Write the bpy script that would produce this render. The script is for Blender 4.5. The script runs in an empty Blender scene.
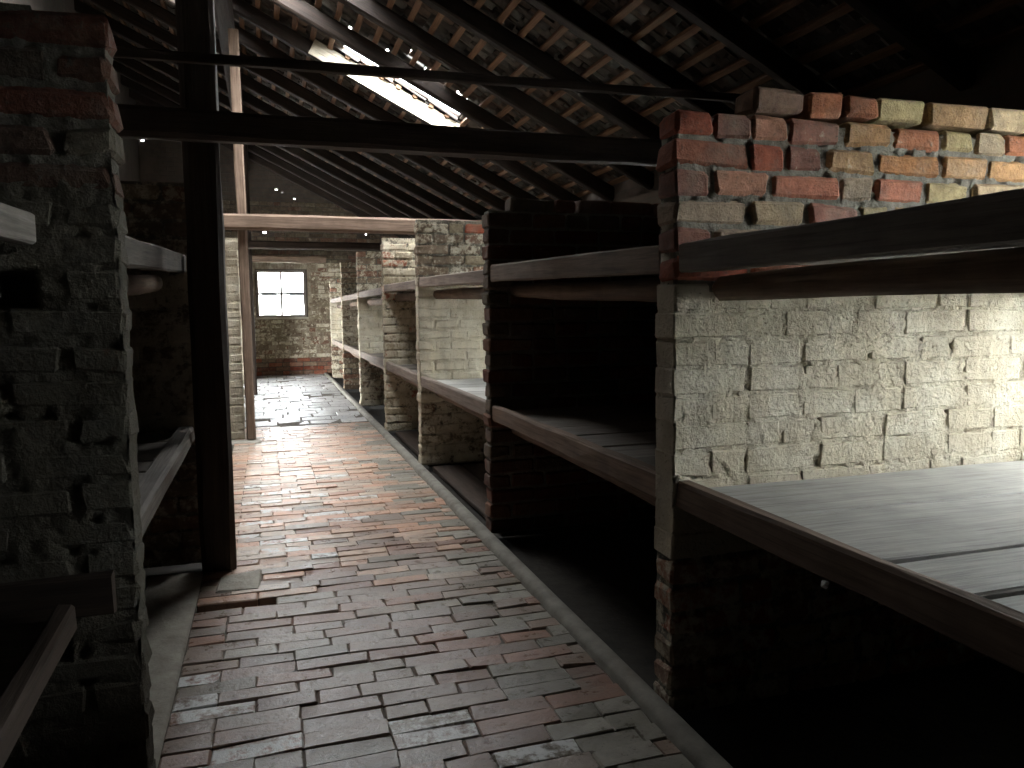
import bpy, math, random
import numpy as np
from mathutils import Vector, Matrix, noise

SC = bpy.context.scene
COL = SC.collection

# ------------------------------------------------------------------ camera
F_PX, YAW, PITCH, ROLL, H = 778.0, 0.305, 0.095, -0.009, 1.3
fw = Vector((math.sin(YAW) * math.cos(PITCH), math.cos(YAW) * math.cos(PITCH), -math.sin(PITCH)))
r0 = Vector((math.cos(YAW), -math.sin(YAW), 0)); u0 = r0.cross(fw)
rr = r0 * math.cos(ROLL) + u0 * math.sin(ROLL); uu = u0 * math.cos(ROLL) - r0 * math.sin(ROLL)
cam = bpy.data.cameras.new('camera'); cam.sensor_width = 36; cam.lens = F_PX / 1024 * 36; cam.clip_start = 0.05
camo = bpy.data.objects.new('camera', cam); COL.objects.link(camo)
M = Matrix((rr, uu, -fw)).transposed().to_4x4(); M.translation = (0, 0, H)
camo.matrix_world = M
SC.camera = camo

# ------------------------------------------------------------------ sky, exposure
world = bpy.data.worlds.new('overcast_sky'); SC.world = world; world.use_nodes = True
bg = world.node_tree.nodes['Background']
bg.inputs[0].default_value = (0.95, 0.98, 1.0, 1); bg.inputs[1].default_value = 8.0
SC.view_settings.view_transform = 'Standard'; SC.view_settings.look = 'None'
SC.view_settings.gamma = 1; SC.view_settings.use_curve_mapping = False
SC.view_settings.exposure = 2.45
SC.cycles.diffuse_bounces = 2; SC.cycles.max_bounces = 8

def portal(loc, rot, sx, sy):
    l = bpy.data.lights.new('daylight_portal', 'AREA'); l.shape = 'RECTANGLE'; l.size = sx; l.size_y = sy
    l.cycles.is_portal = True
    o = bpy.data.objects.new('daylight_portal', l); COL.objects.link(o); o.location = loc; o.rotation_euler = rot

# ------------------------------------------------------------------ dimensions
XR = 1.205                                  # aisle ends of the right partitions
XL = -0.337                                 # aisle ends of the left partitions
XW = 3.05                                   # inner face of the right outer wall
YF = 16.7                                   # far wall
YN = -3.0                                   # wall behind the camera
PY = [2.15, 4.255, 6.39, 8.38, 10.75, 13.14, 15.51]     # front faces of the partitions
TH = 0.125                                  # their thickness
Z0, SL = 4.1, 0.5                           # underside of rafters: z = Z0 - SL*x
XRIDGE = -2.46
RAF = [4.88 + 0.85 * k for k in range(-8, 15)]
E_Y, F_Y = RAF[11], RAF[12]                 # rafters either side of the skylight (7.43, 8.28)
COURSE = 0.088
WIN_BAYS = {0: (0.95, 2.0), 2: (5.0, 5.95), 4: (9.3, 10.2), 6: (14.0, 14.9)}
WZ0, WZ1 = 0.93, 2.02

# ------------------------------------------------------------------ node helpers
def mat(name, build):
    m = bpy.data.materials.new(name); m.use_nodes = True
    nt = m.node_tree; b = nt.nodes['Principled BSDF']
    build(nt, b); return m
def N(nt, t, **k):
    n = nt.nodes.new(t)
    for a, v in k.items():
        if a == 'inp':
            for i, x in v.items(): n.inputs[i].default_value = x
        else: setattr(n, a, v)
    return n
def mix(nt, fac, a, b, mode='MIX'):
    n = nt.nodes.new('ShaderNodeMix'); n.data_type = 'RGBA'; n.blend_type = mode
    for i, v in ((0, fac), (6, a), (7, b)):
        if hasattr(v, 'is_output'): nt.links.new(v, n.inputs[i])
        else: n.inputs[i].default_value = v if i == 0 or len(v) == 4 else (*v, 1)
    return n.outputs[2]
def noi(nt, vec, scale, detail=4, rough=.6, dist=0):
    n = N(nt, 'ShaderNodeTexNoise', inp={'Scale': scale, 'Detail': detail, 'Roughness': rough, 'Distortion': dist})
    if vec: nt.links.new(vec, n.inputs['Vector'])
    return n.outputs[0]
def ramp(nt, v, lo, hi, a=(0, 0, 0), b=(1, 1, 1)):
    n = N(nt, 'ShaderNodeValToRGB'); e = n.color_ramp.elements
    e[0].position, e[1].position = lo, hi; e[0].color = (*a, 1); e[1].color = (*b, 1)
    nt.links.new(v, n.inputs[0]); return n.outputs[0]
def mth(nt, op, a, b=0.0):
    n = N(nt, 'ShaderNodeMath', operation=op)
    for i, v in enumerate((a, b)):
        if hasattr(v, 'is_output'): nt.links.new(v, n.inputs[i])
        else: n.inputs[i].default_value = v
    return n.outputs[0]
def bump(nt, b, hgt, strength, dist):
    n = N(nt, 'ShaderNodeBump', inp={'Strength': strength, 'Distance': dist})
    nt.links.new(hgt, n.inputs['Height']); nt.links.new(n.outputs[0], b.inputs['Normal'])
def wpos(nt): return N(nt, 'ShaderNodeNewGeometry').outputs['Position']
def stretched(nt, vec, sc):
    n = N(nt, 'ShaderNodeMapping'); n.inputs['Scale'].default_value = sc
    nt.links.new(vec, n.inputs['Vector']); return n.outputs[0]

WHITEWASH = (0.61, 0.535, 0.39)
def brick_builder(joined, gloss=0.85, relief=1.0, ww_gain=1.0):
    """colour of each brick from the object colour (alpha = share of limewash) or from a mesh colour attribute"""
    def f(nt, b):
        p = wpos(nt)
        if joined:
            a = N(nt, 'ShaderNodeAttribute', attribute_name='tint'); c, al = a.outputs['Color'], a.outputs['Alpha']
        else:
            a = N(nt, 'ShaderNodeObjectInfo'); c, al = a.outputs['Color'], a.outputs['Alpha']
        n1 = noi(nt, p, 22, 6, .7); n2 = noi(nt, p, 90, 5, .7); n3 = noi(nt, p, 6, 4, .6)
        base = mix(nt, 1.0, c, ramp(nt, n1, .25, .75, (.5, .48, .47), (1.35, 1.33, 1.3)), 'MULTIPLY')
        base = mix(nt, mth(nt, 'MULTIPLY', ramp(nt, n2, .56, .70), .75), base, (.085, .07, .055))
        base = mix(nt, mth(nt, 'MULTIPLY', ramp(nt, n3, .5, .7), .45), base, (.25, .22, .17))
        st = noi(nt, stretched(nt, p, (9, 9, 1.3)), 1.0, 5, .65)
        G = lambda *c: tuple(q * ww_gain for q in c)
        ww = mix(nt, ramp(nt, st, .35, .75), G(*WHITEWASH), G(.37, .32, .24))
        ww = mix(nt, ramp(nt, n3, .45, .75), ww, G(.67, .62, .50))
        ww = mix(nt, mth(nt, 'MULTIPLY', ramp(nt, noi(nt, p, 3.2, 5, .7), .5, .75), .5), ww, G(.30, .25, .17))
        ww = mix(nt, ramp(nt, n2, .59, .72), ww, (.14, .11, .08))
        k = mth(nt, 'ADD', al, mth(nt, 'MULTIPLY', mth(nt, 'SUBTRACT', n1, .5), 1.5))
        col = mix(nt, ramp(nt, k, .42, .6), base, ww)
        nt.links.new(col, b.inputs['Base Color']); b.inputs['Roughness'].default_value = gloss
        b.inputs['Specular IOR Level'].default_value = .3
        hgt = mth(nt, 'ADD', mth(nt, 'MULTIPLY', n1, .7), mth(nt, 'MULTIPLY', n2, .35))
        bump(nt, b, hgt, 1.0, .018 * relief)
    return f
M_BRICK = mat('brick', brick_builder(False))
M_BRICKJ = mat('brick_joined', brick_builder(True))
M_DIRTY = mat('dimmed_brick', brick_builder(False, .9, 1.4, .19))  # limewash of the left foreground scaled down: its dim light is in the colour
M_DIMMEDM = mat('dimmed_mortar', brick_builder(True, .95, 1.8, .19))
M_MORTAR = mat('mortar', brick_builder(True, .95, 1.6))

def floor_builder(joined):
    def f(nt, b):
        p = wpos(nt)
        if joined:
            a = N(nt, 'ShaderNodeAttribute', attribute_name='tint'); c, al = a.outputs['Color'], a.outputs['Alpha']
        else:
            a = N(nt, 'ShaderNodeObjectInfo'); c, al = a.outputs['Color'], a.outputs['Alpha']
        n1 = noi(nt, p, 16, 6, .7); n2 = noi(nt, p, 70, 5, .7); n3 = noi(nt, p, 2.6, 4, .6)
        base = mix(nt, 1.0, c, ramp(nt, n1, .25, .75, (.62, .6, .6), (1.25, 1.22, 1.2)), 'MULTIPLY')
        base = mix(nt, mth(nt, 'MULTIPLY', ramp(nt, n3, .52, .72), .7), base, (.19, .18, .145))
        k = mth(nt, 'ADD', al, mth(nt, 'MULTIPLY', mth(nt, 'SUBTRACT', n1, .5), 1.6))
        col = mix(nt, ramp(nt, k, .5, .66), base, (.62, .62, .60))
        col = mix(nt, ramp(nt, n2, .6, .74), col, (.06, .05, .04))
        nt.links.new(col, b.inputs['Base Color'])
        nt.links.new(ramp(nt, n1, .3, .7, (.2,) * 3, (.5,) * 3), b.inputs['Roughness'])
        b.inputs['Specular IOR Level'].default_value = .5
        bump(nt, b, mth(nt, 'ADD', mth(nt, 'MULTIPLY', n1, .8), mth(nt, 'MULTIPLY', n2, .25)), .6, .010)
    return f
M_FLOOR = mat('floor_brick', floor_builder(False)); M_FLOORJ = mat('floor_brick_joined', floor_builder(True))

def plain_builder(c0, c1, scale, rough=.9, bd=.01, bs=.6):
    def f(nt, b):
        p = wpos(nt); n = noi(nt, p, scale, 7, .68); n2 = noi(nt, p, scale * 5, 4, .7)
        nt.links.new(mix(nt, ramp(nt, n, .3, .72), c0, c1), b.inputs['Base Color'])
        b.inputs['Roughness'].default_value = rough; b.inputs['Specular IOR Level'].default_value = .25
        bump(nt, b, mth(nt, 'ADD', n, mth(nt, 'MULTIPLY', n2, .3)), bs, bd)
    return f
M_EARTH = mat('packed_earth', plain_builder((.015, .013, .011), (.042, .036, .028), 9))  # near-black so that the bays' shade beyond the kerb sits in the colour
M_LEDGE = mat('pale_concrete', plain_builder((.26, .235, .195), (.45, .42, .36), 9, bd=.02))
M_DUST = mat('joint_dust', plain_builder((.06, .053, .044), (.2, .175, .145), 25))
M_CONC = mat('weathered_concrete', plain_builder((.14, .125, .105), (.28, .265, .225), 7))
M_ROOFSHEET = mat('roof_underlay', plain_builder((.05, .04, .035), (.09, .07, .06), 5))
M_GROUND = mat('pale_ground', plain_builder((.5, .5, .48), (.62, .62, .6), .6))
M_RENDER = mat('pale_render', plain_builder((.62, .62, .61), (.7, .7, .69), .8))
M_PANEW = mat('far_window', plain_builder((.03, .035, .04), (.05, .055, .06), 2, .3))
M_PAPER = mat('paper', plain_builder((.75, .74, .72), (.85, .84, .82), 60))
def streakb(nt, b):
    p = wpos(nt); n = noi(nt, p, 7, 6, .7); st = noi(nt, stretched(nt, p, (11, 11, 1.0)), 1.0, 5, .7); n2 = noi(nt, p, 45, 4, .7)
    c = mix(nt, ramp(nt, st, .35, .65), (.17, .13, .085), (.40, .35, .26))
    c = mix(nt, ramp(nt, n, .45, .65), c, (.15, .105, .07)); c = mix(nt, ramp(nt, n2, .58, .7), c, (.09, .065, .045))
    nt.links.new(c, b.inputs['Base Color']); b.inputs['Roughness'].default_value = .95
    bump(nt, b, mth(nt, 'ADD', n, n2), .8, .02)
M_STREAK = mat('streaked_plaster', streakb)
M_LIME = mat('limewashed_render', plain_builder((.36, .32, .25), (.52, .49, .41), 6, bd=.012))

def wallmat(nt, b):                       # brickwork of walls nobody sees closely
    p = wpos(nt); n = noi(nt, p, 5, 6, .65)
    br = N(nt, 'ShaderNodeTexBrick', inp={'Scale': 1.0, 'Mortar Size': .008, 'Brick Width': .27, 'Row Height': .088})
    cx = N(nt, 'ShaderNodeSeparateXYZ'); nt.links.new(p, cx.inputs[0])
    cb = N(nt, 'ShaderNodeCombineXYZ'); nt.links.new(mth(nt, 'ADD', cx.outputs[0], cx.outputs[1]), cb.inputs[0]); nt.links.new(cx.outputs[2], cb.inputs[1])
    nt.links.new(cb.outputs[0], br.inputs['Vector'])
    br.inputs['Color1'].default_value = (.09, .058, .042, 1); br.inputs['Color2'].default_value = (.07, .05, .037, 1); br.inputs['Mortar'].default_value = (.06, .054, .045, 1)
    nt.links.new(mix(nt, .6, br.outputs[0], ramp(nt, n, .3, .7, (.04, .032, .026), (.105, .088, .07))), b.inputs['Base Color'])
    b.inputs['Roughness'].default_value = .9
    bump(nt, b, mth(nt, 'SUBTRACT', n, br.outputs[1]), .5, .01)
M_WALL = mat('rough_brickwork', wallmat)

def wood_builder(c0, c1, rough=.75):
    def f(nt, b):
        tc = N(nt, 'ShaderNodeTexCoord').outputs['Object']; rnd = N(nt, 'ShaderNodeObjectInfo').outputs['Random']
        off = N(nt, 'ShaderNodeVectorMath', operation='ADD'); nt.links.new(tc, off.inputs[0])
        cb = N(nt, 'ShaderNodeCombineXYZ'); nt.links.new(mth(nt, 'MULTIPLY', rnd, 37.0), cb.inputs[0]); nt.links.new(mth(nt, 'MULTIPLY', rnd, 11.0), cb.inputs[1])
        nt.links.new(cb.outputs[0], off.inputs[1]); v = off.outputs[0]
        g = noi(nt, stretched(nt, v, (1.6, 32, 32)), 1.0, 6, .7, .5); g2 = noi(nt, stretched(nt, v, (4, 120, 120)), 1.0, 3, .6)
        n3 = noi(nt, v, 5, 5, .6)
        c = mix(nt, ramp(nt, g, .3, .7), c0, c1)
        c = mix(nt, mth(nt, 'MULTIPLY', ramp(nt, g2, .5, .75), .6), c, tuple(x * .35 for x in c0))
        c = mix(nt, mth(nt, 'MULTIPLY', ramp(nt, n3, .45, .75), .5), c, tuple(x * .6 for x in c0))
        c = mix(nt, 1.0, c, ramp(nt, rnd, 0, 1, (.78, .77, .75), (1.15, 1.15, 1.15)), 'MULTIPLY')
        nt.links.new(c, b.inputs['Base Color']); b.inputs['Roughness'].default_value = rough
        b.inputs['Specular IOR Level'].default_value = .3
        bump(nt, b, mth(nt, 'ADD', g, mth(nt, 'MULTIPLY', g2, .4)), .5, .006)
    return f
M_WGREY = mat('grey_weathered_wood', wood_builder((.14, .12, .10), (.27, .245, .215)))
M_WWARM = mat('warm_grey_wood', wood_builder((.17, .13, .105), (.32, .255, .21)))
M_WBROWN = mat('brown_wood', wood_builder((.12, .08, .055), (.26, .18, .13)))
M_WDARK = mat('dark_stained_wood', wood_builder((.035, .025, .02), (.085, .06, .045)))
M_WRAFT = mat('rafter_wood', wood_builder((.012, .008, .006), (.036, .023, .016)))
M_WTAN = mat('tan_wood', wood_builder((.24, .15, .085), (.42, .28, .17)))
M_WBATT = mat('batten_wood', wood_builder((.10, .052, .026), (.20, .11, .06)))
M_WSILVER = mat('silvered_plank_wood', wood_builder((.40, .39, .365), (.60, .59, .565)))
M_WPALE = mat('pale_board_wood', wood_builder((.45, .40, .31), (.62, .57, .46)))

def tilebuild(joined):
    def f(nt, b):
        p = wpos(nt)
        if joined: c = N(nt, 'ShaderNodeAttribute', attribute_name='tint').outputs['Color']
        else: c = N(nt, 'ShaderNodeObjectInfo').outputs['Color']
        n = noi(nt, p, 14, 6, .7)
        col = mix(nt, 1, c, ramp(nt, n, .3, .7, (.5, .5, .5), (1.4, 1.4, 1.4)), 'MULTIPLY')
        nt.links.new(col, b.inputs['Base Color']); b.inputs['Roughness'].default_value = .85
        bump(nt, b, n, .6, .012)
    return f
M_TILE = mat('clay_tile', tilebuild(False)); M_TILEJ = mat('clay_tile_joined', tilebuild(True))
def glassb(nt, b):
    t = N(nt, 'ShaderNodeBsdfTransparent'); g = N(nt, 'ShaderNodeBsdfGlossy', inp={'Roughness': .05}); m = N(nt, 'ShaderNodeMixShader', inp={0: .06})
    t.inputs[0].default_value = (.93, .95, .95, 1)
    nt.links.new(t.outputs[0], m.inputs[1]); nt.links.new(g.outputs[0], m.inputs[2])
    nt.links.new(m.outputs[0], nt.nodes['Material Output'].inputs[0])
M_GLASS = mat('window_glass', glassb)
M_FRAME = mat('painted_frame', plain_builder((.17, .14, .12), (.26, .22, .19), 12))

# ------------------------------------------------------------------ object helpers
def link(name, me, loc=(0, 0, 0), parent=None, rot=None, matrix=None):
    o = bpy.data.objects.new(name, me); COL.objects.link(o)
    if parent is not None:
        o.parent = parent; loc = Vector(loc) - parent.location
    if matrix is not None:
        mm = matrix.copy()
        if parent is not None: mm.translation = mm.translation - parent.location
        o.matrix_basis = mm
    else:
        o.location = loc
        if rot: o.rotation_euler = rot
    return o
def tag(o, label=None, cat=None, group=None, kind=None):
    if label: o['label'] = label
    if cat: o['category'] = cat
    if group: o['group'] = group
    if kind: o['kind'] = kind
    return o
def root(name, loc, label, cat, group=None):
    return tag(link(name, None, loc), label, cat, group)
def mesh(name, v, f, m, smooth=False):
    me = bpy.data.meshes.new(name); me.from_pydata([tuple(x) for x in v], [], f)
    me.materials.append(m)
    if smooth: me.polygons.foreach_set('use_smooth', [True] * len(me.polygons))
    me.update(); return me
BOXF = [(0, 3, 2, 1), (4, 5, 6, 7), (0, 1, 5, 4), (1, 2, 6, 5), (2, 3, 7, 6), (3, 0, 4, 7)]
def boxes_mesh(name, bs, m, org=(0, 0, 0)):
    v, f = [], []
    for x0, x1, y0, y1, z0, z1 in bs:
        k = len(v)
        v += [(x - org[0], y - org[1], z - org[2]) for z in (z0, z1) for x, y in ((x0, y0), (x1, y0), (x1, y1), (x0, y1))]
        f += [tuple(i + k for i in q) for q in BOXF]
    return mesh(name, v, f, m)
def struct(name, bs, m, parent=None):
    o = link(name, boxes_mesh(name, bs, m), parent=parent)
    if parent is None: o['kind'] = 'structure'
    return o

def chamfer_box(L, W, Hh, c, jit, rng):
    """box with bevelled, uneven edges: 24 vertices, 44 triangles; length along x"""
    v = []; idx = {}
    for sx in (-1, 1):
        for sy in (-1, 1):
            for sz in (-1, 1):
                cj = [rng.uniform(-jit, jit) for _ in range(3)]; cc = c * rng.uniform(.6, 1.7)
                cor = (sx * L / 2 + cj[0], sy * W / 2 + cj[1], sz * Hh / 2 + cj[2]); s = (sx, sy, sz)
                for ax in range(3):
                    q = [cor[i] - (0 if i == ax else s[i] * cc * rng.uniform(.7, 1.3)) for i in range(3)]
                    idx[(sx, sy, sz, ax)] = len(v); v.append(q)
    f = []
    S = (-1, 1)
    def g(s, ax): return idx[(*s, ax)]
    def addf(vs, out):
        a, b_, c_ = (Vector(v[i]) for i in vs[:3]); n = (b_ - a).cross(c_ - b_)
        f.append(tuple(vs) if n.dot(Vector(out)) > 0 else tuple(reversed(vs)))
    for ax in range(3):
        o1, o2 = [i for i in range(3) if i != ax]
        for s in S:
            q = []
            for a_, b_ in ((-1, -1), (1, -1), (1, 1), (-1, 1)):
                t = [0, 0, 0]; t[ax] = s; t[o1] = a_; t[o2] = b_; q.append(g(t, ax))
            out = [0, 0, 0]; out[ax] = s; addf(q, out)
    for ax in range(3):                   # edges parallel to ax
        o1, o2 = [i for i in range(3) if i != ax]
        for a_ in S:
            for b_ in S:
                t0 = [0, 0, 0]; t1 = [0, 0, 0]; t0[ax] = -1; t1[ax] = 1
                for t in (t0, t1): t[o1] = a_; t[o2] = b_
                out = [0, 0, 0]; out[o1] = a_; out[o2] = b_
                addf([g(t0, o1), g(t1, o1), g(t1, o2), g(t0, o2)], out)
    for sx in S:
        for sy in S:
            for sz in S:
                t = (sx, sy, sz); addf([g(t, 0), g(t, 1), g(t, 2)], t)
    return np.array(v), f

rng = random.Random(7)
BL, BH, BJ = .262, .0755, .0125
CLASSES = [BL, .195, .125]
def variants(classes, W, Hh, c, jit, n, m, nm):
    out = []
    for L in classes:
        row = []
        for _ in range(n):
            v, f = chamfer_box(L, W, Hh, c, jit, rng); row.append((v, f, mesh(nm, v, f, m)))
        out.append(row)
    return out
WB = variants(CLASSES, TH, BH, .008, .004, 7, M_BRICK, 'brick')
WBD = variants(CLASSES, TH, BH, .011, .0045, 7, M_DIRTY, 'brick')
WBS = variants(CLASSES, TH, BH + .006, .0045, .0025, 7, M_BRICK, 'brick')
WBR = variants(CLASSES, TH, BH, .010, .0055, 7, M_BRICK, 'brick')

class Joined:
    def __init__(s): s.v, s.f, s.c = [], [], []
    def add(s, v, f, col):
        k = sum(len(a) for a in s.v) if False else (s.n if hasattr(s, 'n') else 0)
        s.v.append(v); s.f += [tuple(i + k for i in q) for q in f]; s.c += [col] * len(v); s.n = k + len(v)
    def build(s, name, m, parent):
        if not s.v: return None
        v = np.concatenate(s.v) - np.array(parent.location)
        me = mesh(name, v, s.f, m)
        a = me.color_attributes.new('tint', 'FLOAT_COLOR', 'POINT'); a.data.foreach_set('color', np.array(s.c, dtype=np.float32).ravel())
        o = link(name, me, parent.location, parent); o['kind'] = 'stuff'; return o

RED = [(.34, .095, .05), (.40, .15, .09), (.45, .22, .14), (.29, .18, .125), (.35, .265, .185), (.27, .12, .085)]
DUSTY = [(.27, .21, .145), (.24, .18, .125), (.30, .25, .17), (.22, .16, .11), (.27, .15, .10)]
WARM = [(.46, .21, .08), (.42, .26, .13), (.45, .36, .18), (.40, .15, .07), (.44, .33, .2), (.48, .27, .12)]

def grid_mortar(name, parent, a0, a1, ztop, y, rec, ww, seed, res, m, deep=None, top=None, fill=.004):
    """mortar bed: body slab plus an uneven front skin (facing -Y)"""
    na, nz = max(2, int((a1 - a0 - .02) / res)), max(2, int(ztop / res))
    v, f, c = [], [], []
    for j in range(nz + 1):
        z = (ztop - .006) * j / nz
        for i in range(na + 1):
            x = a0 + .01 + (a1 - a0 - .02) * i / na
            w = ww(x, z)
            n = noise.noise((x * 30 + seed, z * 30, seed * 1.7)) * .6 + noise.noise((x * 75, z * 75 + seed, 2.)) * .4
            n2 = noise.noise((x * 9 + seed, z * 9, 5.1))
            d = rec - w * (rec - fill) + n * (.005 + .006 * w) + n2 * .005 * w
            pit = noise.noise((x * 26 - seed, z * 34, 8.3))
            if pit > .38: d += (pit - .38) * .09
            d += (1 - w) * .006 * noise.noise((x * 50, z * 50, 4.4))
            if deep and deep(x, z): d = .075 + .01 * n
            if top: z = min(z, top(x) - .012 + .006 * n)
            v.append((x, y + d, z)); mc = .16 + .05 * n + .07 * (w < .2)
            c.append((mc * 1.08, mc, mc * .82, min(1, max(0, w * .95 + .02))))
    st = na + 1
    for j in range(nz):
        for i in range(na):
            k = j * st + i; f.append((k, k + 1, k + 1 + st, k + st))
    for sgn, xe in ((1, a0), (-1, a1)):     # uneven skin on both ends
        k0 = len(v); ny = 6
        for j in range(nz + 1):
            z = (ztop - .006) * j / nz
            if top: z = min(z, top(xe) - .012)
            for i in range(ny + 1):
                yv = y + .008 + (TH - .016) * i / ny; w = ww(xe, z)
                n = noise.noise((yv * 30 + seed, z * 30, xe)) * .6 + noise.noise((yv * 70, z * 70, xe)) * .4
                v.append((xe + sgn * (rec - w * (rec - .003) + n * .007), yv, z)); mc = .16 + .05 * n
                c.append((mc * 1.08, mc, mc * .82, min(1, max(0, w * .95 + .02))))
        for j in range(nz):
            for i in range(ny):
                q = k0 + j * (ny + 1) + i; q = (q, q + 1, q + ny + 2, q + ny + 1); f.append(q[::-1] if sgn > 0 else q)
    k = len(v)
    b = (a0 + .012, a1 - .012, y + .085 if deep else y + .035, y + TH - .012, 0, (min(top(a0), top(a1)) - .02) if top else ztop - .008)
    v += [(x, yy, z) for z in (b[4], b[5]) for x, yy in ((b[0], b[2]), (b[1], b[2]), (b[1], b[3]), (b[0], b[3]))]
    f += [tuple(i + k for i in q) for q in BOXF]; c += [(.16, .15, .125, ww(a0, .9) * .8)] * 8
    v = np.array(v) - np.array(parent.location)
    me = mesh(name, v, f, m, True)
    a = me.color_attributes.new('tint', 'FLOAT_COLOR', 'POINT'); a.data.foreach_set('color', np.array(c, dtype=np.float32).ravel())
    return link(name, me, parent.location, parent)

def partition(label, aisle, back, y, ztop, ww, seed, single, res=.03, top=None, palette=None, skip=None, rec=.014, mm=None, bmat=None, fill=.004, full=.62, zoff=0.0, bsharp=None):
    """half-brick partition across the bunks, bricks along x; 'aisle' is its free end"""
    rg = random.Random(seed); s = 1 if back > aisle else -1
    rt = root('partition_wall', (aisle, y, 0), label, 'wall', 'brick partitions between the bunks')
    a0, a1 = min(aisle, back), max(aisle, back)
    grid_mortar('mortar', rt, a0, a1, ztop, y, rec, ww, seed, res, mm or M_MORTAR, skip, top, fill)
    J = Joined(); rows = int(round(ztop / COURSE)) + 2; length = abs(back - aisle)
    for k in range(rows):
        z = (k + .5) * COURSE + zoff; pos = 0.0; first = True
        while pos < length - .04:
            r = rg.random(); ci = 0 if r < full else (1 if r < full + .5 * (1 - full) else 2)
            if first: ci = 0 if k % 2 == 0 else 2
            L = CLASSES[ci]
            if pos + L > length - .05: L = length - pos; ci = 0 if L > .22 else (1 if L > .15 else 2)
            x = aisle + s * (pos + L / 2)
            lim = (top(x) if top else ztop) + rg.uniform(-.01, .01)
            pos += L + BJ; first = False
            if z + BH / 2 > lim + .02: continue
            if skip and skip(x, z): continue
            w = ww(x, z)
            pal = palette(x, z, rg) if palette else rg.choice(DUSTY)
            g = rg.uniform(.8, 1.15)
            col = (pal[0] * g, pal[1] * g, pal[2] * g, min(1, max(0, w + rg.uniform(-.12, .12))))
            dy = rg.uniform(-.004, .005) * (1 - .65 * w); rz = rg.uniform(-.012, .012) * (1 - .6 * w)
            v_, f_, me = rg.choice(WB[ci]); sx = L / CLASSES[ci]
            xx = x + (rg.uniform(-.006, .006) if pos > L + BJ + .01 else s * rg.uniform(-.004, .006))
            if single:
                o = link('brick', (bsharp if bsharp and w > .5 else bmat)[ci][rg.randrange(7)][2] if bmat else me, (xx, y + TH / 2 + dy, z), rt, (rg.uniform(-.01, .01), rg.uniform(-.008, .008), rz))
                o.scale = (sx, 1, rg.uniform(.95, 1.03)); o.color = col
            else:
                J.add(v_ * np.array([sx, 1, 1]) + np.array([xx, y + TH / 2 + dy, z]), f_, col)
    J.build('brickwork', M_BRICKJ, rt)
    return rt

def board(name, p0, p1, wy, wz, m, parent=None, jit=.004, seg=6, up=(0, 0, 1)):
    """timber between two points: length along its local x, wy across, wz high; edges softened and uneven"""
    p0, p1 = Vector(p0), Vector(p1); d = p1 - p0; L = d.length; d.normalize()
    yv = Vector(up).cross(d).normalized(); zv = d.cross(yv)
    rg = random.Random(int(abs(p0.x * 977 + p0.y * 331 + p0.z * 571 + L * 97) * 10))
    c = min(wy, wz) * .16; v, f = [], []
    prof = [(-wy / 2 + c, -wz / 2), (wy / 2 - c, -wz / 2), (wy / 2, -wz / 2 + c), (wy / 2, wz / 2 - c), (wy / 2 - c, wz / 2), (-wy / 2 + c, wz / 2), (-wy / 2, wz / 2 - c), (-wy / 2, -wz / 2 + c)]
    for i in range(seg + 1):
        x = -L / 2 + L * i / seg
        for a, b in prof: v.append((x, a + rg.uniform(-jit, jit), b + rg.uniform(-jit, jit)))
    for i in range(seg):
        for j in range(8):
            a = i * 8 + j; b = i * 8 + (j + 1) % 8; f.append((a, b, b + 8, a + 8)[::-1])
    f.append(tuple(range(8))); f.append(tuple(range(seg * 8 + 7, seg * 8 - 1, -1)))
    f = [q[::-1] for q in f]
    Mx = Matrix((d, yv, zv)).transposed().to_4x4(); Mx.translation = (p0 + p1) / 2
    return link(name, mesh(name, v, [q[::-1] for q in f[:-2]] + f[-2:], m), parent=parent, matrix=Mx)
def log(name, p0, p1, r, m, parent=None, seed=1):
    p0, p1 = Vector(p0), Vector(p1); d = p1 - p0; L = d.length; d.normalize()
    yv = Vector((0, 0, 1)).cross(d).normalized(); zv = d.cross(yv); rg = random.Random(seed)
    v, f = [], []; n, seg = 10, 8; bx, by = rg.uniform(-.012, .012), rg.uniform(-.012, .012)
    for i in range(seg + 1):
        t = i / seg; bow = math.sin(t * math.pi); rad = r * (1 - .12 * t) * rg.uniform(.95, 1.06)
        for j in range(n):
            a = 2 * math.pi * j / n; q = rad * rg.uniform(.94, 1.06)
            v.append((-L / 2 + L * t, q * math.cos(a) + bx * bow, q * math.sin(a) + by * bow))
    for i in range(seg):
        for j in range(n):
            a = i * n + j; b = i * n + (j + 1) % n; f.append((a, a + n, b + n, b))
    f.append(tuple(range(n))); f.append(tuple(range(seg * n + n - 1, seg * n - 1, -1)))
    Mx = Matrix((d, yv, zv)).transposed().to_4x4(); Mx.translation = (p0 + p1) / 2
    return link(name, mesh(name, v, f, m, True), parent=parent, matrix=Mx)

# ------------------------------------------------------------------ the shell
def slab_with_holes(us, vs, holes):
    """cells of a grid that lie in no hole"""
    us = sorted(set(us + [h[i] for h in holes for i in (0, 1)])); vs = sorted(set(vs + [h[i] for h in holes for i in (2, 3)]))
    out = []
    for a, b in zip(us, us[1:]):
        for c, d in zip(vs, vs[1:]):
            m_, n_ = (a + b) / 2, (c + d) / 2
            if not any(h[0] < m_ < h[1] and h[2] < n_ < h[3] for h in holes): out.append((a, b, c, d))
    return out
floor = struct('floor', [(-2.45, 3.3, YN, YF, -.3, -.055)], M_EARTH)
FW = (-.156, .815, 1.19, 2.15)              # far window
LEAKS = [(.312, 3.78, .025), (.42, 3.72, .02), (.655, 3.60, .025), (.046, 2.913, .03), (2.088, 2.915, .025), (-2.16, 5.12, .04), (-2.14, 4.62, .04)]
holes = [FW] + [(x - r, x + r, z - r, z + r) for x, z, r in LEAKS]
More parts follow.
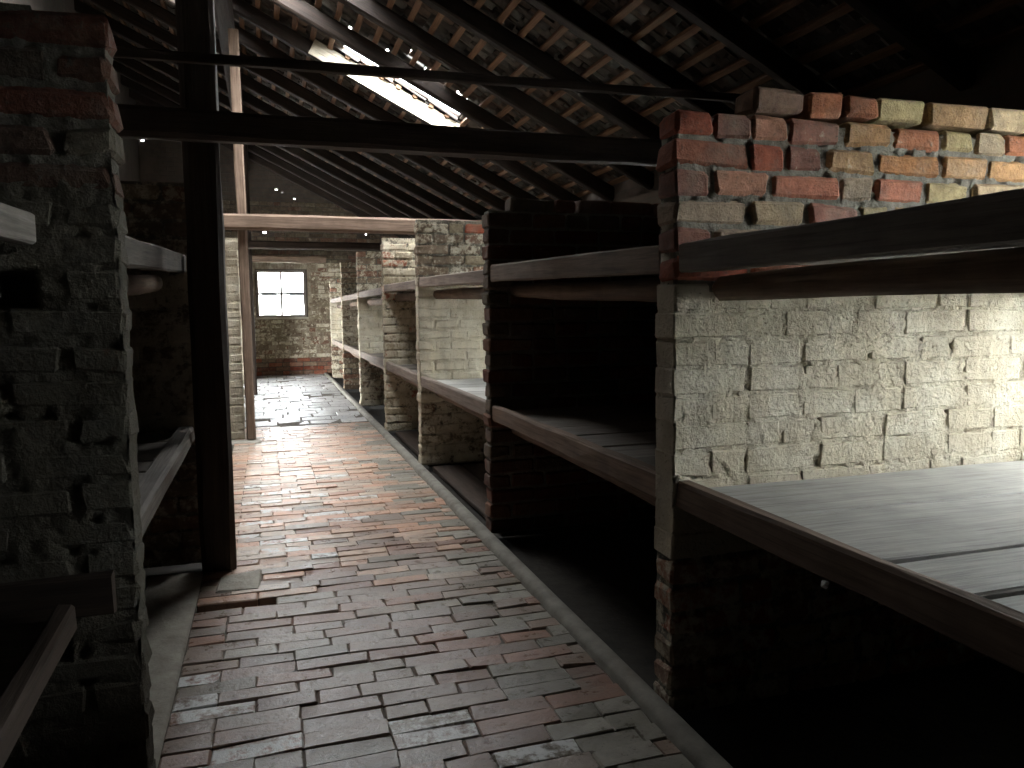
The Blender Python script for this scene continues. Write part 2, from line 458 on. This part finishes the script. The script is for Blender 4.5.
def roofz(x): return Z0 + .2 - SL * x if x > XRIDGE else Z0 + .2 - SL * (2 * XRIDGE - x)
cells = slab_with_holes([XRIDGE, 3.3], [-.3, 1, 2.5, 3.2, 4.0, 4.7, 5.6], holes)
vv, ff = [], []
for a, b, c, d in cells:
    k = len(vv)
    vv += [(x, y, min(z, roofz(x) + .1)) for z in (c, d) for x, y in ((a, YF), (b, YF), (b, YF + .28), (a, YF + .28))]
    ff += [tuple(i + k for i in q) for q in BOXF]
wall_back = link('wall_back', mesh('wall_back', vv, ff, M_WALL)); wall_back['kind'] = 'structure'
struct('wall_front', [(-2.45, 3.3, YN - .25, YN, -.3, 5.7)], M_WALL)
DOOR = (11.9, 14.3, -.055, 2.1)           # open doorway on the left near the far end
wall_left = struct('wall_left', [(-2.45, -2.2, a, b, c, d) for a, b, c, d in slab_with_holes([YN - .25, YF + .28], [-.3, 5.4], [DOOR])], M_WALL)
link('door_frame', boxes_mesh('door_frame', [(-2.46, -2.19, DOOR[0], DOOR[0] + .07, -.055, 2.03), (-2.46, -2.19, DOOR[1] - .07, DOOR[1], -.055, 2.03), (-2.46, -2.19, DOOR[0], DOOR[1], 2.03, 2.1)], M_FRAME), parent=wall_left)
portal((-2.4, (DOOR[0] + DOOR[1]) / 2, 1.02), (0, math.radians(-90), 0), 2.0, 2.25)
wh = [(a, b, WZ0, WZ1) for a, b in WIN_BAYS.values()]
wall_right = struct('wall_right', [(XW, XW + .25, a, b, c, d) for a, b, c, d in slab_with_holes([YN - .25, YF + .28], [-.3, 2.19], wh)] + [(XW, XW + .45, YN - .25, YF + .28, 2.19, 2.25), (XW + .39, XW + .45, YN - .25, YF + .28, 2.25, 2.64)], M_WALL)

def window(n, axis, u0_, u1_, z0, z1, c, parts_m=M_FRAME):
    """four-light window; axis 'x': lies in a wall across x at y=c, 'y': along y at x=c"""
    o = bpy.data.objects.new('window_%d' % n, None); COL.objects.link(o)
    loc = ((u0_ + u1_) / 2, c, z0) if axis == 'x' else (c, (u0_ + u1_) / 2, z0)
    o.location = loc; o['kind'] = 'structure'
    def B(u0, u1, a, b, t):
        return (u0, u1, c - t / 2, c + t / 2, a, b) if axis == 'x' else (c - t / 2, c + t / 2, u0, u1, a, b)
    w = .045
    link('window_frame', boxes_mesh('window_frame', [B(u0_, u0_ + w, z0, z1, .07), B(u1_ - w, u1_, z0, z1, .07), B(u0_ + w, u1_ - w, z0, z0 + w, .07), B(u0_ + w, u1_ - w, z1 - w, z1, .07)], parts_m, loc), loc, o)
    um, zm, hb = (u0_ + u1_) / 2, (z0 + z1) / 2, .022
    link('glazing_bar', boxes_mesh('glazing_bar', [B(um - hb, um + hb, z0 + w, z1 - w, .03)], parts_m, loc), loc, o)
    link('glazing_bar', boxes_mesh('glazing_bar', [B(u0_ + w, um - hb, zm - hb, zm + hb, .03), B(um + hb, u1_ - w, zm - hb, zm + hb, .03)], parts_m, loc), loc, o)
    for a, b in ((u0_ + w, um - hb), (um + hb, u1_ - w)):
        for e, g in ((z0 + w, zm - hb), (zm + hb, z1 - w)):
            link('pane', boxes_mesh('pane', [B(a, b, e, g, .004)], M_GLASS, loc), loc, o)
    return o
window(1, 'x', *FW, YF + .1)
portal(((FW[0] + FW[1]) / 2, YF + .05, (FW[2] + FW[3]) / 2), (math.radians(-90), 0, 0), FW[1] - FW[0], FW[3] - FW[2])
for n, (bay, (a, b)) in enumerate(WIN_BAYS.items()):
    window(n + 2, 'y', a, b, WZ0, WZ1, XW + .17)
    portal((XW + .1, (a + b) / 2, (WZ0 + WZ1) / 2), (0, math.radians(90), 0), WZ1 - WZ0, b - a)

# far wall facing of whitewashed brick, red along the bottom
rg = random.Random(91); J = Joined()
for k in range(40):
    z = (k + .5) * COURSE; pos = -1.0 - (.13 if k % 2 else 0)
    while pos < 3.0:
        ci = rg.choice([0, 0, 0, 1, 2]); L = CLASSES[ci]; x = pos + L / 2; pos += L + BJ
        if x - L / 2 < FW[1] + .01 and x + L / 2 > FW[0] - .01 and FW[2] - .04 < z < FW[3] + .04: continue
        if any(abs(x - lx) < .16 and abs(z - lz) < .07 for lx, lz, _ in LEAKS): continue
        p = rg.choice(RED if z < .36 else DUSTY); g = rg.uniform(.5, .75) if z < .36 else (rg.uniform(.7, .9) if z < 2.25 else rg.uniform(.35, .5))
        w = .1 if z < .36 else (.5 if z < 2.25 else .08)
        v_, f_, _ = rg.choice(WB[ci])
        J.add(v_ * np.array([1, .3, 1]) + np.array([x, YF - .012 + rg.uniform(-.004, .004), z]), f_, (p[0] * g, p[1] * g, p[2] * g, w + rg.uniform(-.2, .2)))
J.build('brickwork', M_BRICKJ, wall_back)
v, f = [], []; us = np.linspace(-1, 3, 170); zs = np.linspace(.33, 2.3, 90)
for z in zs:
    for x in us:
        n = noise.noise((x * 14, z * 14, 1)) * .6 + noise.noise((x * 40, z * 40, 2)) * .4
        v.append((x, YF - .029 + n * .010 + (.02 if z < .38 + .04 * noise.noise((x * 6, 0, 0)) else 0), z))
for j in range(89):
    for i in range(169):
        xm, zm = (us[i] + us[i + 1]) / 2, (zs[j] + zs[j + 1]) / 2
        if FW[0] - .02 < xm < FW[1] + .02 and FW[2] - .02 < zm < FW[3] + .02: continue
        k = j * 170 + i; f.append((k, k + 1, k + 171, k + 170))
link('plaster', mesh('plaster', v, f, M_STREAK, True), parent=wall_back)
link('lintel', boxes_mesh('lintel', [(FW[0] - .2, FW[1] + .25, YF - .05, YF - .034, 2.2, 2.27)], M_STREAK), parent=wall_back)
link('window_sill', boxes_mesh('window_sill', [(FW[0] - .03, FW[1] + .03, YF - .06, YF + .05, FW[2] - .035, FW[2])], M_LIME), parent=wall_back)

# ------------------------------------------------------------------ roof
SKY = [(0.62, 1.92, E_Y + .05, F_Y - .05), (1.2, 1.6, 7.24, E_Y - .045)]
SKY += [(-.8, .72, RAF[9] + .05, RAF[10] - .05), (-.9, .36, RAF[10] + .05, RAF[11] - .05), (-.95, -.5, RAF[11] + .05, RAF[12] - .05), (-.95, -.5, RAF[12] + .05, RAF[13] - .05)]   # unseen roof lights added further up the slope to brighten the aisle floor
nrm = Vector((SL, 0, 1)).normalized(); dn = Vector((1, 0, -SL)).normalized()
def rp(x, y, lift): return Vector((x, y, Z0 - SL * x)) + nrm * lift
vv, ff = [], []
for a, b, c, d in slab_with_holes([XRIDGE, 3.62], [YN - .25, YF + .28], SKY):
    k = len(vv); vv += [rp(x, y, l) for l in (.225, .25) for x, y in ((a, c), (b, c), (b, d), (a, d))]; ff += [tuple(i + k for i in q) for q in BOXF]
ceiling = link('ceiling', mesh('ceiling', vv, ff, M_ROOFSHEET)); ceiling['kind'] = 'structure'
for a, b, c, d in SKY:
    L = bpy.data.lights.new('daylight_portal', 'AREA'); L.shape = 'RECTANGLE'; L.size = (b - a) * 1.118; L.size_y = d - c; L.cycles.is_portal = True
    o = bpy.data.objects.new('daylight_portal', L); COL.objects.link(o)
    zz = nrm; Mx = Matrix((dn, Vector((0, 1, 0)).cross(Vector((0, 0, 0))) if False else zz.cross(dn), zz)).transposed().to_4x4(); Mx.translation = rp((a + b) / 2, (c + d) / 2, .22)
    o.matrix_world = Mx
for y in RAF:
    board('rafter', rp(XRIDGE + .02, y, .07), rp(3.42, y, .07), .09, .14, M_WRAFT, ceiling, .004, 8, up=nrm)
BAT0, BATS = -2.38, .168
for i in range(36):
    x = BAT0 + BATS * i
    if x > 3.42: break
    spans = [(YN + .1, YF - .05)]
    for a, b, c, d in SKY:
        if a - .01 < x < b + .01 and d - c > .4:
            spans = [q for s_ in spans for q in ((s_[0], max(s_[0], c - .03)), (min(s_[1], d - .05), s_[1])) if q[1] - q[0] > .1]
    for s0, s1 in spans:
        board('batten', rp(x, s0, .162), rp(x, s1, .162), .05, .035, M_WBATT, ceiling, .003, 12, up=nrm)
# clay tiles, the nearest single, the others joined
def tile_mesh(rg):
    v, f = [], []; n = 5; W, L, t = .182, .35, .014; k1 = rg.uniform(.6, 1.4); tw = rg.uniform(-.012, .012)
    for l in (0, 1):
        for j in (0, 1):
            for i in range(n):
                u = i / (n - 1) - .5
                z = .022 * k1 * math.cos(u * math.pi * 2) * (1 if j else .8) + tw * u * (1 if j else -1) + l * t + rg.uniform(-.002, .002)
                v.append((-L / 2 + L * j + (rg.uniform(-.012, .012)), u * W, z))
    for i in range(n - 1):
        f.append((i, i + n, i + n + 1, i + 1)); f.append((2 * n + i, 2 * n + i + 1, 3 * n + i + 1, 3 * n + i))
        f.append((n + i, 3 * n + i, 3 * n + i + 1, n + i + 1)); f.append((i, i + 1, 2 * n + i + 1, 2 * n + i))
    f.append((0, 2 * n, 3 * n, n)); f.append((n - 1, 2 * n - 1, 4 * n - 1, 3 * n - 1))
    return np.array(v), f, mesh('roof_tile', v, f, M_TILE, True)
TV = [tile_mesh(random.Random(s)) for s in range(10)]
Rm = Matrix((dn, nrm.cross(dn), nrm)).transposed(); Rn = np.array(Rm)
J = Joined(); rg = random.Random(33); cand = []
for i in range(37):
    x = BAT0 + BATS * (i - .35)
    for j in range(110):
        y = YN + .18 * j + (.09 if i % 2 else 0)
        if y > YF or x > 3.45: continue
        if any(a - .02 < x < b + .1 and c - .02 < y < d + .02 for a, b, c, d in SKY): continue
        cand.append((x, y))
near = sorted([c for c in cand if .1 < c[0] < 2.7 and 3.6 < c[1]], key=lambda c: (c[1] - 3.6) + .5 * abs(c[0] - 1.8))[:295]
near = set(near)
for x, y in cand:
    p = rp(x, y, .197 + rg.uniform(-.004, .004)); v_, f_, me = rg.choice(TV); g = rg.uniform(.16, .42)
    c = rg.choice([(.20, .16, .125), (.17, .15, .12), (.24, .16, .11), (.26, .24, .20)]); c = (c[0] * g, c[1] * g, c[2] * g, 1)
    tl = Matrix.Rotation(.06 + rg.uniform(-.025, .025), 3, 'Y') @ Matrix.Rotation(rg.uniform(-.04, .04), 3, 'Z')
    R3 = Rm @ tl
    if (x, y) in near:
        m4 = R3.to_4x4(); m4.translation = p; o = link('roof_tile', me, parent=ceiling, matrix=m4); o.color = c
    else: J.add(v_ @ np.array(R3).T + np.array(p), f_, c)
J.build('tiling', M_TILEJ, ceiling)
# pale boards lining the side of the roof light
for l, w in ((.028, .05), (.082, .054), (.135, .05)):
    board('lining_board', rp(.5, F_Y - .055, l), rp(1.98, F_Y - .055, l), .018, w, M_WPALE, ceiling, .0015, 6, up=nrm)

# ------------------------------------------------------------------ the aisle floor
FB = variants([.262, .2, .14], .0882, .06, .0045, .003, 8, M_FLOOR, 'brick')
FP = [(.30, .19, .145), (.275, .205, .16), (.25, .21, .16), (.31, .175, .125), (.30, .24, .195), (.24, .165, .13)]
FPO = [(.54, .36, .26), (.50, .36, .27), (.54, .33, .23), (.50, .41, .33)]  # orange mid-aisle bricks, lightened: part of the skylight pool is in this colour
WHITES = [(.561, 2.319), (.457, 2.29), (.022, 2.334), (.719, 2.047), (.456, 4.857), (-.292, 2.726), (-.287, 2.858), (-.1, 2.60), (.35, 4.9), (.25, 5.6), (.55, 5.4), (.2, 4.2), (.1, 6.4), (.5, 6.9), (.3, 7.6), (.05, 5.2), (-.1, 4.7), (-.05, 5.0), (.1, 4.5), (-.15, 5.5), (0, 5.8), (.3, 5.1), (.15, 5.9), (.4, 6.2), (-.1, 6.1), (0, 4.35), (-.2, 4.45)]
HOLE = (-.339, -.094, 3.56, 3.68)
J = Joined(); rg = random.Random(5); pieces = []
yy = 1.3; k = 0
while yy < 9.15:
    pitch = .0875 + rg.uniform(-.003, .005); x = -.342 + (0 if k % 2 else -.0) ; first = True
    while x < 1.10:
        r = rg.random(); ci = 0 if r < .68 else (1 if r < .86 else 2)
        if first and k % 2: ci = 2
        L = (.262, .2, .14)[ci]; first = False
        if x + L > 1.07: L = 1.12 - x; ci = 0 if L > .23 else (1 if L > .17 else 2)
        pieces.append((x + L / 2, yy + pitch / 2 + .012 * math.sin((x + L / 2) * 2.2 + k * .13), L, ci, pitch)); x += L + .0005
    yy += pitch; k += 1
inview = sorted([p for p in pieces if p[1] > 1.95 - .3 * max(0, p[0])], key=lambda p: p[1])
single = set(p[:2] for p in inview[:299])
gone = [min(pieces, key=lambda p: (p[0] - a) ** 2 + 9 * (p[1] - 3.61) ** 2) for a in (-.25, -.14)]
HOLE = (-.34, max(g_[0] + g_[2] / 2 for g_ in gone), min(g_[1] for g_ in gone) - .046, max(g_[1] for g_ in gone) + .046); gone = set(g_[:2] for g_ in gone)
white = set(min(pieces, key=lambda p: (p[0] - a) ** 2 + 4 * (p[1] - b) ** 2)[:2] for a, b in WHITES)
for x, y, L, ci, pitch in pieces:
    if (x, y) in gone: continue
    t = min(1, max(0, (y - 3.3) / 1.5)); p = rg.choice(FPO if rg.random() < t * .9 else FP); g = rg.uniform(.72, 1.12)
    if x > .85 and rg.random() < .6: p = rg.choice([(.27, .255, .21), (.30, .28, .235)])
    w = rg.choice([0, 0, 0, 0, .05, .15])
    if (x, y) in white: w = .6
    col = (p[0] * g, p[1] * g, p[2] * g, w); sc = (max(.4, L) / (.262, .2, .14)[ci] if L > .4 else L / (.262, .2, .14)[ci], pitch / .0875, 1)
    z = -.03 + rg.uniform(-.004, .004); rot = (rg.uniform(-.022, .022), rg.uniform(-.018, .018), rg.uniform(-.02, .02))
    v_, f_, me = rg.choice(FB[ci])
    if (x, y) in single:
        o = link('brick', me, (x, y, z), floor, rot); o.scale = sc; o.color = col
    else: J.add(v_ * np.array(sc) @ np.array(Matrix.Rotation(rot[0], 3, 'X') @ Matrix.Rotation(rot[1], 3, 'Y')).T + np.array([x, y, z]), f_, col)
J.build('brick_paving', M_FLOORJ, floor)
link('joint_fill', boxes_mesh('joint_fill', [(a, b, c, d, -.05, -.0065) for a, b, c, d in slab_with_holes([-.345, 1.125], [1.2, YF], [HOLE])], M_DUST), parent=floor)
PS = variants([.36, .29], .30, .06, .01, .006, 6, M_FLOOR, 'paving_slab')
y = 9.3; k = 0
while y < YF - .1:
    x = -.36 if k % 2 else -.5
    while x < 1.08:
        ci = rg.choice([0, 1]); L = (.36, .29)[ci]
        a, b = max(x, -.42), min(x + L, 1.12)
        if b - a > .08:
            g = rg.uniform(.8, 1.15); o = link('paving_slab', rg.choice(PS[ci])[2], ((a + b) / 2, y + .15 + rg.uniform(-.012, .012), -.03 + rg.uniform(-.006, .005)), floor, (rg.uniform(-.02, .02), rg.uniform(-.015, .015), rg.uniform(-.03, .03)))
            o.scale = ((b - a) / L, 1, 1); o.color = (.46 * g, .46 * g, .46 * g, rg.choice([0, .1, .3]))
        x += L + .004
    y += .303; k += 1
for x, y, sx, sy in ((-.17, 3.88, .2, .26), (-.24, 8.2, .3, .22)):
    v_, f_ = chamfer_box(sx, sy, .07, .012, .008, rng)
    o = link('footing_stone', mesh('footing_stone', v_, f_, M_LEDGE), (x, y, -.026), floor)
def strip(name, x0, x1, y0, y1, z0, z1, m, seed):
    v, f = [], []; n = int((y1 - y0) / .05)
    for i in range(n + 1):
        y = y0 + (y1 - y0) * i / n; a = noise.noise((y * 2.3, seed, 0)) * .012 + noise.noise((y * 11, seed, 1)) * .012; b = noise.noise((y * 5, seed, 3)) * .008 + noise.noise((y * 14, seed, 3)) * .006
        v += [(x0 + a, y, z0), (x0 + .004 + a, y, z1 - .018 + b), (x0 + .022 + a, y, z1 + b), (x1 - .012, y, z1 + b * .5), (x1, y, z1 - .01), (x1, y, z0)]
    for i in range(n):
        for j in range(5): f.append((i * 6 + j, i * 6 + j + 6, i * 6 + j + 7, i * 6 + j + 1))
    f.append((0, 1, 2, 3, 4, 5)); f.append(tuple(n * 6 + q for q in (5, 4, 3, 2, 1, 0)))
    o = link(name, mesh(name, v, f, m, True)); o['kind'] = 'structure'; return o
strip('trim_1', 1.122, XR - .003, 0.3, YF - .02, -.055, .028, M_CONC, 4.)
strip('trim_2', -.60, -.345, 0.6, 4.07, -.055, .012, M_LEDGE, 9.)

# ------------------------------------------------------------------ partitions
def ww_p1(x, z):
    e = 1.37 + .04 * noise.noise((x * 5, 0, 1))
    return .12 if z > e else (.9 if z > .5 else .45)
def pal_p1(x, z, rg):
    t = min(1, max(0, (x - 1.45) / .8)); return rg.choice(WARM) if rg.random() < t else rg.choice(RED)
def ww_mix(lo): return lambda x, z: .42 if z > 1.52 else (lo if z > .7 else lo * .7)
partition('near right brick partition, bare red bricks above and whitewash below its top shelf', XR, XW, PY[0], 2.02, ww_p1, 11, True, .010, lambda x: 1.90 if x < 1.50 else 1.985, pal_p1, fill=.0015, full=.34, bmat=WBR, zoff=-.03, bsharp=WBS)
partition('unlit black brick partition on the right, next behind the near red-topped one', XR, XW, PY[1], 1.98, lambda x, z: .12, 12, True, .03, lambda x: 1.87 if x < 1.42 else 1.99, lambda x, z, g: tuple(.4 * q for q in g.choice(RED)))  # bricks darkened, limewash left off: the bay's shade is put into the colour
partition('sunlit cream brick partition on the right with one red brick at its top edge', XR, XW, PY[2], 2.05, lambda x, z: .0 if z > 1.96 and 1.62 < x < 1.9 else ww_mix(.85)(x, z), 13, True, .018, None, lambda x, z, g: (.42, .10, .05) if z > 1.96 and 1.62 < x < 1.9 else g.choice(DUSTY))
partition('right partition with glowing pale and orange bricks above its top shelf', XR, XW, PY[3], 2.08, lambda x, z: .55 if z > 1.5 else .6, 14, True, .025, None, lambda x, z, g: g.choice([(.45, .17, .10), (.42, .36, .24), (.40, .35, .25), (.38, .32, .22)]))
partition('narrow right partition just beyond the one with glowing pale bricks', XR, XW, PY[4], 2.1, ww_mix(.75), 15, False)
partition('dark shaded partition second from the far end of the right row', XR, XW, PY[5], 2.1, ww_mix(.6), 16, False)
partition('farthest right partition, pale, beside the far window wall', XR, XW, PY[6], 1.95, ww_mix(.75), 17, False)
def hole_l1(x, z):
    return any(abs(x - a) < .06 and abs(z - b) < .045 for a, b in ((-.59, 1.36), (-.57, .44))) 
partition('rough grey-whitewashed brick partition in the left foreground with hollow putlog holes', XL, -2.2, PY[0], 2.05, lambda x, z: .25 if z > 1.62 else .8, 21, True, .011, lambda x: 2.0 if x > -.5 else 2.04, lambda x, z, g: tuple(.36 * q for q in g.choice(DUSTY + RED[1:4])), hole_l1, mm=M_DIMMEDM, bmat=WBD, fill=.001)  # brick tints cut down too, foreground dimness in the colour
partition('left partition hidden behind the near dark post', XL, -2.2, PY[1], 1.95, ww_mix(.6), 22, True, .03)
partition('left partition between the dark near post and the brown leaning post', XL, -2.2, PY[2], 2.0, ww_mix(.7), 23, True, .03)
partition('whitewashed left partition end beside the slim brown post', -.24, -2.2, PY[3], 2.05, lambda x, z: .9, 24, True, .02)
partition('left partition behind the slim brown post towards the far wall', XL, -2.2, PY[4], 2.0, ww_mix(.6), 25, False)
partition('whitewashed left partition end next to the far window', -.30, -2.2, PY[6], 2.0, lambda x, z: .85, 27, False)

# ------------------------------------------------------------------ bunk shelves
ORD = ['nearest', 'second', 'third', 'fourth', 'fifth', 'sixth', 'farthest']
def shelf(side, bay, tier, za, zb, label, y0=None, y1=None, inset=0.0, hb=.09, mfront=M_WBROWN, mplank=M_WGREY, thick=.045, step=.26, log_on=True, widths=None):
    """za, zb: top of the front board at its near and far end"""
    y0 = y0 if y0 is not None else (PY[bay - 1] + TH + .004 if bay else -.05); y1 = y1 if y1 is not None else PY[bay] - .004
    s = 1 if side == 'right' else -1
    xf = XR + .012 + inset if s > 0 else XL - .012 - inset; xb = XW - .01 if s > 0 else -2.19
    rt = root('bunk_shelf', (xf, (y0 + y1) / 2, min(za, zb) - .12), label, 'bunk shelf', 'wooden bunk shelves along the %s side' % side)
    board('front_board', (xf + s * thick / 2, y0, za - hb / 2), (xf + s * thick / 2, y1, zb - hb / 2), thick, hb, mfront, rt, .003, 8)
    rg = random.Random(bay * 31 + tier * 7 + (s > 0)); y = y1 - .003; first = True
    while y > y0 + .06:
        w = min(rg.uniform(step - .06, step + .06), y - y0); 
        if widths: w = min(widths.pop(0), y - y0)
        z = (za + (zb - za) * ((y - y0) / (y1 - y0))) - .045
        board('plank', (xf + s * (thick + .004), y - w / 2, z + rg.uniform(-.006, .006)), (xb, y - w / 2 + rg.uniform(-.008, .008), z + rg.uniform(-.004, .004)), w - rg.uniform(.008, .018), .03, mplank, rt, .0025, 5)
        y -= w
    if log_on:
        for dx in (.14, 1.45):
            log('support_log', (xf + s * dx, y0 + .01, za - .14), (xf + s * (dx + .01), y1 - .01, zb - .14), .045, M_WBROWN, rt, bay * 5 + tier)
    return rt
TOPR = [(1.49, 1.50), (1.505, 1.552), (1.535, 1.573), (1.56, 1.58), (1.56, 1.56), (1.55, 1.55), (1.54, 1.54)]
TOPN = ['broad dark top shelf board crossing in front of the bare red bricks', 'grey top shelf over the black unlit bay on the right', 'top shelf of the right bay with the sunlit cream partition', 'top shelf in front of the glowing pale and orange bricks', 'short top shelf of the fifth right bay from the camera', 'top shelf of the sixth right bay from the camera', 'small pale top shelf at the far end of the right row']
MIDN = ['wide sunlit middle shelf with grey planks in the near right bay', 'middle shelf with brown front board across the black unlit right bay', 'middle shelf below the sunlit cream partition', 'middle shelf below the glowing pale and orange bricks', 'middle shelf of the fifth right bay from the camera', 'middle shelf of the sixth right bay from the camera', 'bright bluish middle shelf end nearest the far window']
for b in range(7):
    shelf('right', b, 2, *TOPR[b], TOPN[b], mfront=M_WGREY if b == 0 else M_WWARM, hb=.092 if b < 2 else .08)
    shelf('right', b, 1, .757, .757, MIDN[b], hb=.088, mfront=M_WBROWN if b < 2 else M_WWARM, thick=.05, log_on=b > 0, mplank=M_WSILVER if b in (0, 2) else M_WGREY, widths=[.375, .40, .215, .3, .28, .32, .3, .3] if b == 0 else None)
shelf('left', 0, 2, 1.53, 1.54, 'set back top shelf in front of the rough left foreground partition', inset=.17, hb=.075, mfront=M_WGREY)
shelf('left', 0, 1, .50, .595, 'sagging low shelf in front of the rough left foreground partition', y1=PY[0] - .07, inset=.12, hb=.07, mfront=M_WDARK, log_on=False)
o = board('ledger_board', (-.39, PY[0] - .03, .60), (-1.6, PY[0] - .03, .585), .04, .1, M_WDARK)
tag(o, 'dark horizontal board laid against the left foreground partition', 'board')
shelf('left', 1, 2, 1.515, 1.59, 'pale top shelf board between left foreground partition and near dark post', hb=.09, mfront=M_WGREY, inset=.02)
shelf('left', 1, 1, .715, .725, 'grey middle shelf sloping between left foreground partition and near dark post', hb=.085, mfront=M_WGREY, thick=.085, inset=.02)
for b in range(2, 5):
    for t, z in ((2, 1.55), (1, .73)):
        shelf('left', b, t, z, z, '%s shelf of the %s left bay behind the posts' % ('top' if t == 2 else 'middle', ORD[b]), mfront=M_WBROWN, inset=.03)
for b in (2, 3):
    y0, y1 = PY[b - 1] + TH + .01, PY[b] - .01
    rt = root('bottom_bunk', (1.5, (y0 + y1) / 2, -.055), 'low floor-level bunk boards in the %s right bay' % ORD[b], 'bunk boards', 'floor-level bunk boards')
    for q in range(6):
        xx = 1.42 + q * .26
        board('plank', (xx, y0, -.03 + .01 * (q == 0)), (xx, y1, -.03),   .245, .035, M_WDARK, rt, .003, 5)

# ------------------------------------------------------------------ posts and beams
o = board('post', (-.27, 4.15, -.05), (-.262, 4.15, Z0 - .03), .165, .14, M_WDARK, None, .006, 14, up=(0, 1, 0)); tag(o, 'thick dark timber post at the left edge of the aisle, nearest', 'post', 'roof posts along the aisle')
o = board('post', (-.182, 8.28, .02), (-.195, 8.28, Z0 - .08), .09, .12, M_WBROWN, None, .004, 12, up=(0, 1, 0)); tag(o, 'slim reddish brown timber post beside the whitewashed partition end', 'post', 'roof posts along the aisle')
o = board('post', (-.26, 12.85, -.05), (-.26, 12.85, Z0 - .05), .19, .16, M_WDARK, None, .004, 12, up=(0, 1, 0)); tag(o, 'farthest dark post left of the far window', 'post', 'roof posts along the aisle')
board('purlin', (-.27, YN + .1, Z0 + .05), (-.27, YF - .1, Z0 + .05), .16, .14, M_WRAFT, ceiling, .004, 16)
def tie(y, z, w, hh, m, label, x0=-2.15, x1=XW - .01):
    o = board('tie_beam', (x0, y, z), (x1, y, z - .01), w, hh, m, None, .005, 14); tag(o, label, 'beam', 'tie beams across the aisle'); return o
tie(4.0, 2.17, .12, .135, M_WDARK, 'black tie beam crossing the aisle beside the near dark post')
tie(8.14, 2.18, .13, .15, M_WBROWN, 'reddish brown tie beam crossing the aisle above the far window')
tie(12.68, 2.33, .13, .12, M_WDARK, 'dark far tie beam just above the far window')
tie(16.0, 2.33, .14, .13, M_WBROWN, 'brown beam against the far wall over the window', x1=1.18)
o = board('collar_plank', (-2.0, 3.9, 2.43), (2.62, 3.9, 2.47), .03, .045, M_WDARK, None, .003, 16); tag(o, 'thin dark plank strung under the rafters above the near tie beam', 'plank')
v_, f_ = chamfer_box(.012, .022, .016, .003, .003, rng)
o = link('paper_scrap', mesh('paper_scrap', v_, f_, M_PAPER), (XR + .004, 1.448, .662)); tag(o, 'tiny white scrap caught under the near middle shelf board', 'scrap')

# ------------------------------------------------------------------ outside
g = struct('ground', [(-60, 60, YF + .3, 90, -.6, -.35), (3.32, 60, -40, YF + .3, -.6, -.35), (-60, -2.47, -40, YF + .3, -.6, -.35)], M_GROUND)
b = root('building', (-2, 44, -.35), 'pale building with small dark windows seen through the far window', 'building')
link('wall', boxes_mesh('wall', [(-9, 2.2, 44, 50, -.35, 2.6)], M_RENDER, (-2, 44, -.35)), (-2, 44, -.35), b)
for x in (-.15, 1.3):
    for z in (.55, 1.75): link('window', boxes_mesh('window', [(x, x + .75, 43.93, 44.02, z, z + .62)], M_PANEW, (-2, 44, -.35)), (-2, 44, -.35), b)
